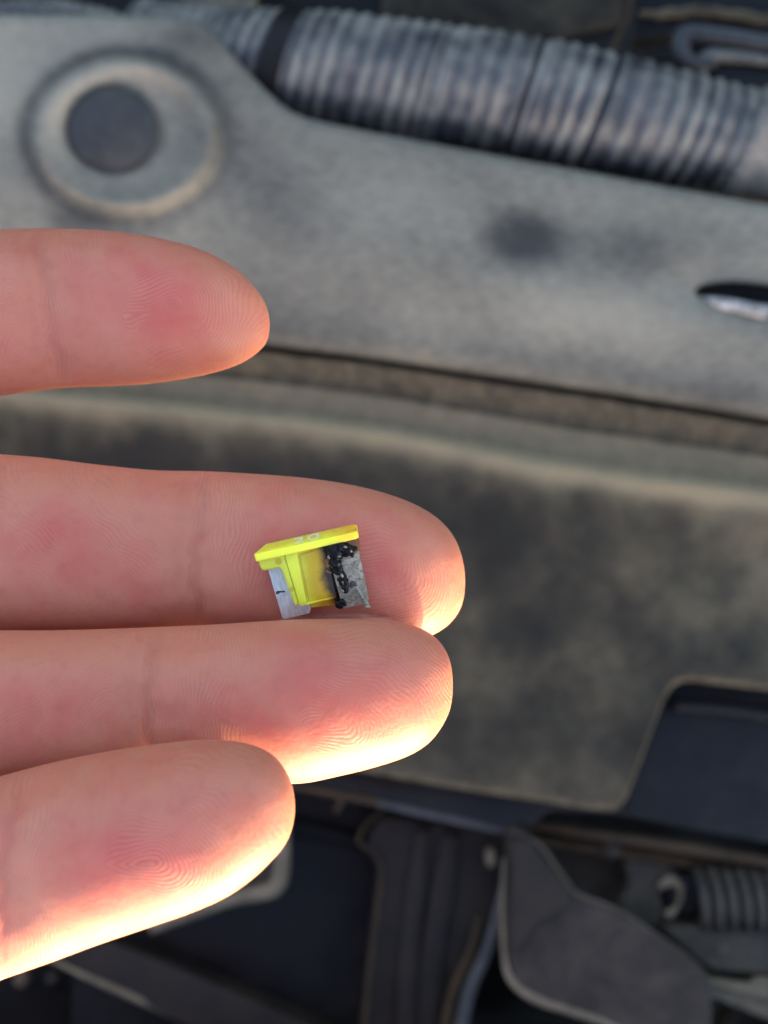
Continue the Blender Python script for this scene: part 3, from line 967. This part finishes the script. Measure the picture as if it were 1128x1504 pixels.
    for i, (nm, f) in enumerate(FING.items()):
        k = fid == i
        a, c, hw = A[k], C[k], HW[k]
        sc = KP * f['dd'][-1] * 1000
        adip = (f['tip'][0] - f['dip']) * sc
        apip = (f['tip'][0] - f['pip']) * sc
        wob = 0.2 * np.sin(c * 0.55 + i) + 0.25 * np.sin(c * 1.7 + 2 * i)
        bow = {'index': 0.020, 'middle': -0.004, 'ring': 0.010, 'pinky': 0.018}[nm]
        slant = {'index': -0.16, 'middle': 0.05, 'ring': 0.04, 'pinky': 0.10}[nm]
        cr = np.zeros(len(a)); dsp = np.zeros(len(a))
        for a0, dep_, wd, s2 in ((adip, 0.36, 0.8, 1), (adip + 1.9, 0.12, 0.6, .7), (adip - 1.5, 0.07, 0.5, .7), (apip - 1.3, 0.25, 0.9, 1), (apip + 1.4, 0.27, 0.9, -1), (apip + 3.4, 0.12, .5, 1)):
            aa = a - (a0 + wob * 0.8 + bow * (c ** 2) * 0.5 + slant * c)
            g = np.exp(-(aa / wd) ** 2)
            cr += g * dep_ * 2
            dsp -= dep_ * (0.75 * g + 0.8 * np.exp(-(aa / 2.8) ** 2))
        # soft lumps of the flesh
        dsp += 0.10 * np.sin(a * 0.33 + i) * np.cos(c * 0.4 + i * 2) + 0.04 * np.sin(a * 1.1 + c * 0.7 + i)
        # fingerprint field in mm: loops round a core, cross lines by the crease
        a0 = {'index': 10.5, 'middle': 10.0, 'ring': 11.0, 'pinky': 12.0}[nm]
        c0 = {'index': 0.6, 'middle': 0.0, 'ring': 2.0, 'pinky': 1.2}[nm]
        tilt = {'index': 0.25, 'middle': 0.1, 'ring': -0.2, 'pinky': -0.25}[nm]
        cc = c - c0 - tilt * (a - a0)
        rr = np.where(a < a0, np.hypot((a - a0) * 0.82, cc), np.hypot(np.maximum(0, a - a0) * 0.06, cc))
        base = 0.92 * a + 0.12 * np.abs(cc) - 0.015 * cc ** 2
        wB = sstep(a0 + 4.0, a0 + 11.0, a + 0.35 * np.abs(cc))
        ph = rr * (1 - wB) + base * wB
        prox = 0.62 * a + (0.8 if i % 2 else -0.8) * c + 0.02 * c * c
        wP = sstep(adip + 0.5, adip + 4.0, a)
        ph = ph * (1 - wP) + prox * wP
        ph = ph + 0.45 * np.sin(a * 0.6 + c * 0.4 + i * 1.3) + 0.14 * np.sin(c * 1.3 - a * 0.9 + i)
        ridge[k] = ph
        am = (1 - 0.35 * wP) * (0.55 + 0.45 * sstep(-1, 1, np.sin(a * 0.5 + i) + np.cos(c * 0.6)))
        ramp[k] = am * front[k]
        disp[k] = dsp * 0.001 * sstep(0.12, 0.75, nr[k, 2])
        crease[k] = np.clip(cr, 0, 1) * front[k]
        # flushed middle of the pads, paler rim
        pad = np.exp(-((a - adip * 0.50) / (adip * 0.30)) ** 2 - (c / (hw * 0.62)) ** 2)
        pad2 = np.exp(-((a - (adip + apip) / 2 - 1) / ((apip - adip) * 0.33)) ** 2 - (c / (hw * 0.55)) ** 2)
        red[k] = (0.85 * pad + 0.6 * pad2) * front[k]
    co = co + nr * disp[:, None]
    me2.vertices.foreach_set('co', co.ravel()); me2.update()
    add_attr(me2, 'ridge', ridge); add_attr(me2, 'ridge_amount', ramp)
    add_attr(me2, 'crease', crease); add_attr(me2, 'flush', red)
    o = link_mesh('hand', me2, M_SKIN)
    setp(o, 'open left hand held palm up, index finger apart and the other fingers together', 'hand')
    return o


def skin():
    m, nt, b = new_mat('skin')
    q = NT(nt)
    v = q.obj()
    n1 = q.noise(v, 160, 4, 0.6, 0.5)
    n2 = q.noise(v, 700, 3, 0.6)
    fl = q.math('ADD', q.attr('flush'), q.math('MULTIPLY', q.math('SUBTRACT', n1, 0.5), 1.7), clamp=True)
    c = q.mix(fl, SK_PALE, SK_RED)
    c = q.mix(q.math('MULTIPLY', q.ramp(n2, 0.45, 0.75), 0.22), c, SK_DEEP)
    ph = q.math('MULTIPLY', q.attr('ridge'), 2 * math.pi / 0.37)
    wob = q.math('MULTIPLY', q.math('SUBTRACT', q.noise(v, 900, 2), 0.5), 4.5)
    rid = q.math('SINE', q.math('ADD', ph, wob))
    rid01 = q.math('MULTIPLY_ADD', rid, 0.5, 0.5)
    amt = q.math('MULTIPLY', q.attr('ridge_amount'), q.ramp(q.noise(v, 230, 4), 0.34, 0.60))
    c = q.mix(q.math('MULTIPLY', q.math('MULTIPLY', rid01, amt), 0.30), c, SK_RIDGE)
    c = q.mix(q.math('MULTIPLY', q.attr('crease'), 0.30), c, SK_CREASE)
    nt.links.new(c, b.inputs['Base Color'])
    b.inputs['Roughness'].default_value = 0.52
    b.inputs['Specular IOR Level'].default_value = 0.28
    b.subsurface_method = 'RANDOM_WALK' if hasattr(b, 'subsurface_method') else None
    b.inputs['Subsurface Weight'].default_value = 0.75
    b.inputs['Subsurface Radius'].default_value = (1.0, 0.42, 0.24)
    b.inputs['Subsurface Scale'].default_value = 0.0019
    # fine criss-cross skin lines
    vo = q.n('ShaderNodeTexVoronoi', feature='DISTANCE_TO_EDGE')
    mp = q.n('ShaderNodeMapping')
    q.put(mp.inputs['Vector'], v)
    mp.inputs['Scale'].default_value = (1500, 900, 900)
    q.put(vo.inputs['Vector'], mp.outputs[0])
    vo.inputs['Scale'].default_value = 1.0
    lines = q.ramp(vo.outputs['Distance'], 0.0, 0.16)
    pr = q.bump(q.math('MULTIPLY', rid, amt), 0.30, 0.00004)
    pr = q.bump(lines, 0.22, 0.00005, pr)
    pr = q.bump(q.noise(v, 2600, 3, 0.6), 0.30, 0.00006, q.bump(n2, 0.35, 0.00014, pr))
    nt.links.new(pr, b.inputs['Normal'])
    return m


SK_PALE = (0.5, 0.17, 0.101)
SK_RED = (0.48, 0.096, 0.072)
SK_DEEP = (0.33, 0.088, 0.062)
SK_RIDGE = (0.54, 0.275, 0.185)
SK_CREASE = (0.38, 0.08, 0.052)
M_SKIN = skin()
build_hand()


# ------------------------------------------------------------------ the burnt fuse
TH = R(12.8)
AL = R(12.9)
U = Vector((math.cos(TH), math.sin(TH), 0))
UPV = Vector((-math.sin(TH), math.cos(TH), 0))
N = Vector((0, 0, 1))
UP2 = UPV * math.cos(AL) + N * math.sin(AL)
N2 = N * math.cos(AL) - UPV * math.sin(AL)
Z = 220 / 1128.0
ORG = P(350 + 115 * Z, 740 + 385 * Z, 0.1478) + N2 * 0.0
FM = Matrix((U, UP2, N2)).transposed().to_4x4()
FM.translation = ORG
MM = 0.001
# fuse frame: x along the head, y up, z out of its front face (front of the head at z = 0), in metres


def ball_cluster(balls, vox):
    bm = bmesh.new()
    for (x, y, z, r_) in balls:
        mat = Matrix.Translation((x * MM, y * MM, z * MM)) @ Matrix.Scale(r_ * MM, 4)
        bmesh.ops.create_icosphere(bm, subdivisions=2, radius=1.0, matrix=mat)
    me = bpy.data.meshes.new('m'); bm.to_mesh(me); bm.free()
    tmp = bpy.data.objects.new('tmp_shape', me); COL.objects.link(tmp)
    md = tmp.modifiers.new('r', 'REMESH'); md.mode = 'VOXEL'; md.voxel_size = vox * MM
    dgp = bpy.context.evaluated_depsgraph_get()
    me2 = bpy.data.meshes.new_from_object(tmp.evaluated_get(dgp))
    bpy.data.objects.remove(tmp)
    bm = bmesh.new(); bm.from_mesh(me2)
    for _ in range(8): bmesh.ops.smooth_vert(bm, verts=bm.verts, factor=0.5, use_axis_x=True, use_axis_y=True, use_axis_z=True)
    for v in bm.verts:
        k = mnoise.noise(v.co * 2200) * 0.08
        v.co += v.normal * k * MM
    bm.to_mesh(me2); bm.free()
    return me2


def fuse():
    t = bpy.data.objects.new('fuse', None)
    t.empty_display_size = 0.004
    COL.objects.link(t)
    t.matrix_world = M @ FM
    setp(t, 'burnt yellow plastic blade fuse lying across the middle finger tip', 'fuse')

    def part(name, me, mat, parent=t, sm=True):
        if sm: auto_smooth(me, 40)
        o = bpy.data.objects.new(name, me); COL.objects.link(o)
        me.materials.append(mat); o.parent = parent
        return o

    # ---- materials
    def plastic(name, clear):
        m, nt, b = new_mat(name)
        q = NT(nt)
        v = q.obj()
        sep = q.n('ShaderNodeSeparateXYZ'); q.put(sep.inputs[0], v)
        x, y, z = sep.outputs
        xm = q.math('MULTIPLY', x, 1000.0); ym = q.math('MULTIPLY', y, 1000.0)
        nz = q.noise(v, 900, 4, 0.6)
        # scorch: grows towards the melted blade, deepest half way down
        s = q.math('ADD', xm, q.math('MULTIPLY', q.math('SUBTRACT', nz, 0.5), 1.0))
        s = q.math('SUBTRACT', s, q.math('MULTIPLY', q.math('ABSOLUTE', q.math('ADD', ym, 4.3)), 0.16))
        if clear == 'head':
            f1 = q.ramp(q.math('ADD', xm, q.math('MULTIPLY', q.math('SUBTRACT', nz, 0.5), 3.0)), 6.6, 10.6)
            f2 = q.math('MULTIPLY', q.ramp(q.noise(v, 500, 3, .6), 0.55, 0.75), q.ramp(xm, 7.0, 9.5))
            c = q.mix(f1, (0.96, 0.86, 0.05), (0.95, 0.55, 0.03))
            c = q.mix(q.math('MULTIPLY', f2, 0.6), c, (0.28, 0.10, 0.01))
        else:
            f1 = q.ramp(s, 3.2, 5.5)
            f2 = q.ramp(s, 5.6, 6.8)
            c = q.mix(f1, (0.95, 0.85, 0.05), (0.70, 0.36, 0.01))
            c = q.mix(f2, c, (0.018, 0.009, 0.004))
        nt.links.new(c, b.inputs['Base Color'])
        b.inputs['Roughness'].default_value = 0.34
        b.inputs['Specular IOR Level'].default_value = 0.45
        b.inputs['Subsurface Weight'].default_value = 0.8
        b.inputs['Subsurface Radius'].default_value = (1.0, 0.85, 0.10)
        b.inputs['Subsurface Scale'].default_value = 0.0016
        b.inputs['Transmission Weight'].default_value = 0.0
        nt.links.new(q.bump(q.noise(v, 2500, 3), 0.12, 0.0001), b.inputs['Normal'])
        return m
    M_HEAD = plastic('yellow_plastic_head', 'head')
    M_BODY = plastic('yellow_plastic_body', 'body')

    mb, nt, b = new_mat('tinned_metal')
    q = NT(nt)
    v = q.obj()
    mp = q.n('ShaderNodeMapping'); q.put(mp.inputs['Vector'], v); mp.inputs['Scale'].default_value = (1.0, 0.18, 1.0)
    st_ = q.noise(mp.outputs[0], 5200, 4, 0.6)
    blot = q.noise(v, 1100, 5, 0.65, 0.6)
    c = q.mix(q.ramp(st_, 0.3, 0.7), (0.44, 0.42, 0.39), (0.62, 0.60, 0.56))
    c = q.mix(q.math('MULTIPLY', q.ramp(blot, 0.54, 0.72), 0.55), c, (0.25, 0.23, 0.21))
    nt.links.new(c, b.inputs['Base Color'])
    b.inputs['Metallic'].default_value = 0.65
    nt.links.new(q.math('MULTIPLY_ADD', st_, 0.2, 0.42), b.inputs['Roughness'])
    nt.links.new(q.bump(st_, 0.3, 0.00004), b.inputs['Normal'])

    mr, nt, b = new_mat('scorched_metal')
    q = NT(nt)
    v = q.obj()
    blot = q.noise(v, 900, 6, 0.7, 1.2)
    sp_ = q.noise(v, 3800, 3, 0.6)
    c = q.mix(q.ramp(blot, 0.35, 0.62), (0.36, 0.31, 0.225), (0.17, 0.14, 0.10))
    c = q.mix(q.ramp(sp_, 0.60, 0.70), c, (0.035, 0.03, 0.025))
    c = q.mix(q.ramp(blot, 0.64, 0.72), c, (0.03, 0.028, 0.028))
    nt.links.new(c, b.inputs['Base Color'])
    b.inputs['Metallic'].default_value = 0.45
    b.inputs['Roughness'].default_value = 0.5
    nt.links.new(q.bump(blot, 0.5, 0.00015), b.inputs['Normal'])

    mt, nt, b = new_mat('melted_black_resin')
    q = NT(nt)
    v = q.obj()
    nz = q.noise(v, 1500, 4, 0.6)
    c = q.mix(q.ramp(nz, 0.5, 0.75), (0.006, 0.006, 0.007), (0.03, 0.018, 0.008))
    nt.links.new(c, b.inputs['Base Color'])
    b.inputs['Roughness'].default_value = 0.10
    b.inputs['Specular IOR Level'].default_value = 0.12

    ma, nt, b = new_mat('amber_melted_plastic')
    b.inputs['Base Color'].default_value = (0.20, 0.075, 0.012, 1)
    b.inputs['Roughness'].default_value = 0.25
    b.inputs['Transmission Weight'].default_value = 0.3
    b.inputs['Subsurface Weight'].default_value = 0.3
    b.inputs['Subsurface Scale'].default_value = 0.0008

    mw, nt, b = new_mat('white_print')
    b.inputs['Base Color'].default_value = (0.80, 0.76, 0.48, 1)
    b.inputs['Roughness'].default_value = 0.5
    mk, nt, b = new_mat('black_mark')
    b.inputs['Base Color'].default_value = (0.03, 0.028, 0.028, 1)
    b.inputs['Roughness'].default_value = 0.5

    TK = 3.7     # thickness of the head, mm

    def pr(pts, z0, z1, bev, seg=2):
        bm = prism_bm([(x * MM, -y * MM) for x, y in pts], z0 * MM, z1 * MM, bev * MM, seg)
        return bm_mesh(bm)

    # head: bar whose four plan corners are cut; outline drawn in plan (x, z), extruded down y
    plan = [(0.05, -0.55), (0.05, -0.0 - 0.55 + 0.4), (0.2, 0.0), (10.55, 0.0), (10.92, -0.35), (10.92, -TK + 0.6), (10.6, -TK), (1.15, -TK)]
    bm = bmesh.new()
    lo = [bm.verts.new((x * MM, -0.78 * MM, z * MM)) for x, z in plan]
    hi = [bm.verts.new((x * MM, 0.0, z * MM)) for x, z in plan]
    n = len(plan)
    bm.faces.new(lo); bm.faces.new(hi[::-1])
    for i in range(n): bm.faces.new((lo[i], lo[(i + 1) % n], hi[(i + 1) % n], hi[i]))
    bmesh.ops.recalc_face_normals(bm, faces=bm.faces)
    bmesh.ops.bevel(bm, geom=list(bm.edges), offset=0.13 * MM, segments=3, profile=0.5, affect='EDGES', clamp_overlap=True)
    head = part('head', bm_mesh(bm), M_HEAD)

    # printed rating on the top of the head
    cu = bpy.data.curves.new('rating', 'FONT')
    cu.body = '20'
    cu.size = 3.6 * MM
    cu.align_x = 'CENTER'; cu.align_y = 'CENTER'
    cu.extrude = 0.012 * MM
    cu.space_character = 1.05
    to = bpy.data.objects.new('tmp_text', cu); COL.objects.link(to)
    me = bpy.data.meshes.new_from_object(to.evaluated_get(bpy.context.evaluated_depsgraph_get()))
    bpy.data.objects.remove(to)
    me.transform(Matrix.Translation((5.5 * MM, 0.012 * MM, -1.75 * MM)) @ Matrix.Rotation(R(-90), 4, 'X') @ Matrix.Scale(0.82, 4, (1, 0, 0)))
    part('rating_number', me, mw, head, False)

    # body: stepped front shell with shoulder, leg and a sunk window
    zf, zb = -0.35, -1.75
    ear = [(0.25, 0.6), (8.4, 0.6), (8.2, 2.0), (2.75, 2.15), (2.4, 2.12), (2.3, 2.08), (0.55, 2.02), (0.33, 1.75)]
    body = part('body', pr([(0.25, 0.6), (7.4, 0.6), (7.3, 2.4), (7.25, 6.45), (3.0, 6.40), (2.8, 6.1), (2.38, 2.35), (2.2, 2.08), (0.55, 2.02), (0.33, 1.75)], zb, zf - 0.25, 0.10), M_BODY)
    # raised ribs standing in front of the shell
    part('rib', pr([(3.05, 0.7), (4.35, 0.7), (4.1, 6.42), (3.35, 6.42)], zf - 0.4, zf, 0.10), M_BODY, body)
    part('shoulder', pr([(0.32, 0.7), (3.0, 0.7), (3.2, 6.3), (2.86, 6.34), (2.42, 2.3), (2.2, 2.0), (0.6, 1.95), (0.42, 1.7)], zf - 0.4, zf - 0.12, 0.07), M_BODY, body)
    part('window', pr([(4.55, 1.2), (7.2, 1.0), (7.2, 6.35), (4.35, 6.40)], zf - 0.4, zf - 0.16, 0.10), M_BODY, body)
    part('window_edge', pr([(3.4, 6.36), (7.2, 6.30), (7.2, 6.52), (3.4, 6.55)], zf - 0.5, zf - 0.02, 0.06), M_BODY, body)
    part('rear_shell', pr([(0.5, 0.7), (8.0, 0.7), (7.9, 7.35), (6.6, 7.75), (4.3, 7.45), (3.2, 6.9), (2.75, 2.2), (0.6, 2.0)], -3.0, zb - 0.35, 0.12), M_BODY, body)
    # two moulding dimples
    md, nt, b = new_mat('amber_dimple')
    b.inputs['Base Color'].default_value = (0.50, 0.36, 0.008, 1)
    b.inputs['Roughness'].default_value = 0.4
    for (x, y, r_) in ((2.28, 1.37, .33), (2.93, 4.58, .26)):
        pts = [(x + r_ * math.cos(2 * math.pi * k / 20), y + r_ * math.sin(2 * math.pi * k / 20)) for k in range(20)]
        part('dimple', pr(pts, zf - 0.3, zf - 0.105, 0.0), md, body, False)

    # blades
    lb = part('blade', pr([(0.92, 1.6), (4.15, 1.6), (4.3, 7.4), (4.05, 7.80), (1.35, 7.85), (1.16, 7.6)], zb - 0.33, zb + 0.33 - 0.02, 0.06), mb)
    lb['label'] = 'clean bright left blade'
    part('scratch', pr([(1.15, 4.72), (1.4, 4.66), (1.75, 4.74), (2.15, 4.80), (2.12, 4.98), (1.6, 4.92), (1.35, 5.02), (1.16, 5.0)], zb + 0.30, zb + 0.325, 0.0), mk, lb, False)
    rb = part('blade', pr([(7.35, 0.85), (10.55, 0.85), (10.58, 2.2), (10.50, 7.0), (10.42, 7.5), (9.95, 8.05), (9.75, 7.85), (7.62, 7.90), (7.46, 3.6)], -1.15, -0.55, 0.07), mr)
    rb['label'] = 'scorched right blade with melted plastic on it'
    part('curled_burr', ball_cluster([(9.45 + 0.09 * i, 0 - (5.85 + 0.2 * i + 0.012 * i * i), -0.60 + 0.012 * i, .16 + .02 * i) for i in range(9)], .045), mr, rb)
    part('soot_lump', ball_cluster([(9.15, -5.35, -.56, .26), (9.35, -5.5, -.53, .24), (9.05, -5.65, -.56, .22), (9.5, -5.7, -.56, .18), (10.05, -5.15, -.56, .14), (10.0, -4.0, -.56, .1), (9.9, -3.3, -.56, .1)], .05), mk, rb)

    # melted black lumps
    balls = [(7.6, -1.15, -.6, .55), (8.1, -1.2, -.55, .72), (8.7, -1.2, -.5, .66), (9.2, -1.5, -.5, .58), (9.6, -1.8, -.45, .62), (10.0, -1.95, -.5, .48), (9.2, -2.1, -.5, .45),
             (7.7, -1.9, -.6, .55), (8.1, -2.0, -.5, .70), (8.0, -2.8, -.5, .66), (7.75, -2.6, -.6, .5), (8.1, -3.4, -.5, .52), (7.95, -3.1, -.6, .5), (7.95, -3.9, -.4, .34), (8.35, -4.1, -.42, .32), (8.3, -4.6, -.38, .38), (8.45, -5.1, -.38, .36), (8.3, -5.6, -.40, .36), (8.35, -6.0, -.42, .32), (7.9, -4.6, -.48, .22), (8.0, -5.2, -.5, .18), (8.8, -4.9, -.5, .16),
             (10.25, -1.75, -.4, .22), (9.85, -2.45, -.35, .24)]
    balls += [(8.6, -1.7, -.5, .5), (9.0, -1.3, -.42, .5), (8.5, -2.3, -.55, .42), (8.45, -1.0, -.4, .5), (7.75, -3.6, -.58, .4), (8.2, -3.9, -.52, .42), (8.4, -4.5, -.5, .42), (8.1, -4.9, -.55, .34), (8.45, -5.4, -.52, .40)]
    rs = random.Random(5)
    for _ in range(12):
        x, y, z_, r_ = rs.choice(balls[:22])
        balls.append((x + rs.uniform(-.3, .3), y + rs.uniform(-.35, .35), z_ + rs.uniform(0, .2), r_ * rs.uniform(.4, .65)))
    part('melted_plastic', ball_cluster(balls, .065), mt)
    mg, nt, b = new_mat('glint_metal')  # metal beads added in place of bright glints on the resin
    b.inputs['Base Color'].default_value = (0.26, 0.21, 0.15, 1)
    b.inputs['Metallic'].default_value = 0.9
    b.inputs['Roughness'].default_value = 0.3
    for X_, Y_, w_, h_, z_ in ((795, 322, .34, .16, .04), (748, 395, .30, .14, .03), (836, 352, .2, .16, .02), (672, 402, .16, .26, -.1),
                               (770, 545, .22, .30, -.16), (778, 600, .18, .34, -.2), (776, 665, .18, .16, -.24)):
        dx_, dy_ = (X_ - 115) * .0138, (Y_ - 385) * .0138
        u_, v_ = dx_ * .975 - dy_ * .2215, dx_ * .2215 + dy_ * .975
        bb = [(u_ + (k - 1) * w_ * .35, -v_ - .1 - (k - 1) * h_ * .2, z_, min(w_, h_) * (.62 + .2 * (k == 1))) for k in range(3)] + [(u_, -v_ - .1 + (k - 1) * h_ * .5, z_, min(w_, h_) * .6) for k in range(3)]
        part('glint_bead', ball_cluster(bb, .035), mg)
    lump = [(7.5 + rs.uniform(-.45, .45), -(7.35 + rs.uniform(-.4, .35)), -.75 + rs.uniform(-.2, .3), rs.uniform(.14, .3)) for _ in range(30)]
    part('melted_plastic', ball_cluster(lump, .05), mt)
    froth = [(7.15 + rs.uniform(-.35, .3), -(2.9 + rs.uniform(-.9, .9)), -.62 + rs.uniform(-.1, .1), rs.uniform(.10, .24)) for _ in range(26)]
    part('charred_froth', ball_cluster(froth, .045), ma)
    # amber remnant of the shell at the top right corner
    part('shell_remnant', pr([(9.5, 0.75), (10.75, 0.72), (10.85, 1.5), (10.7, 2.3), (10.35, 2.05), (9.8, 1.55)], -1.6, -.35, 0.12), ma)


fuse()
for o in bpy.data.objects:
    if '_b' in o: del o['_b']
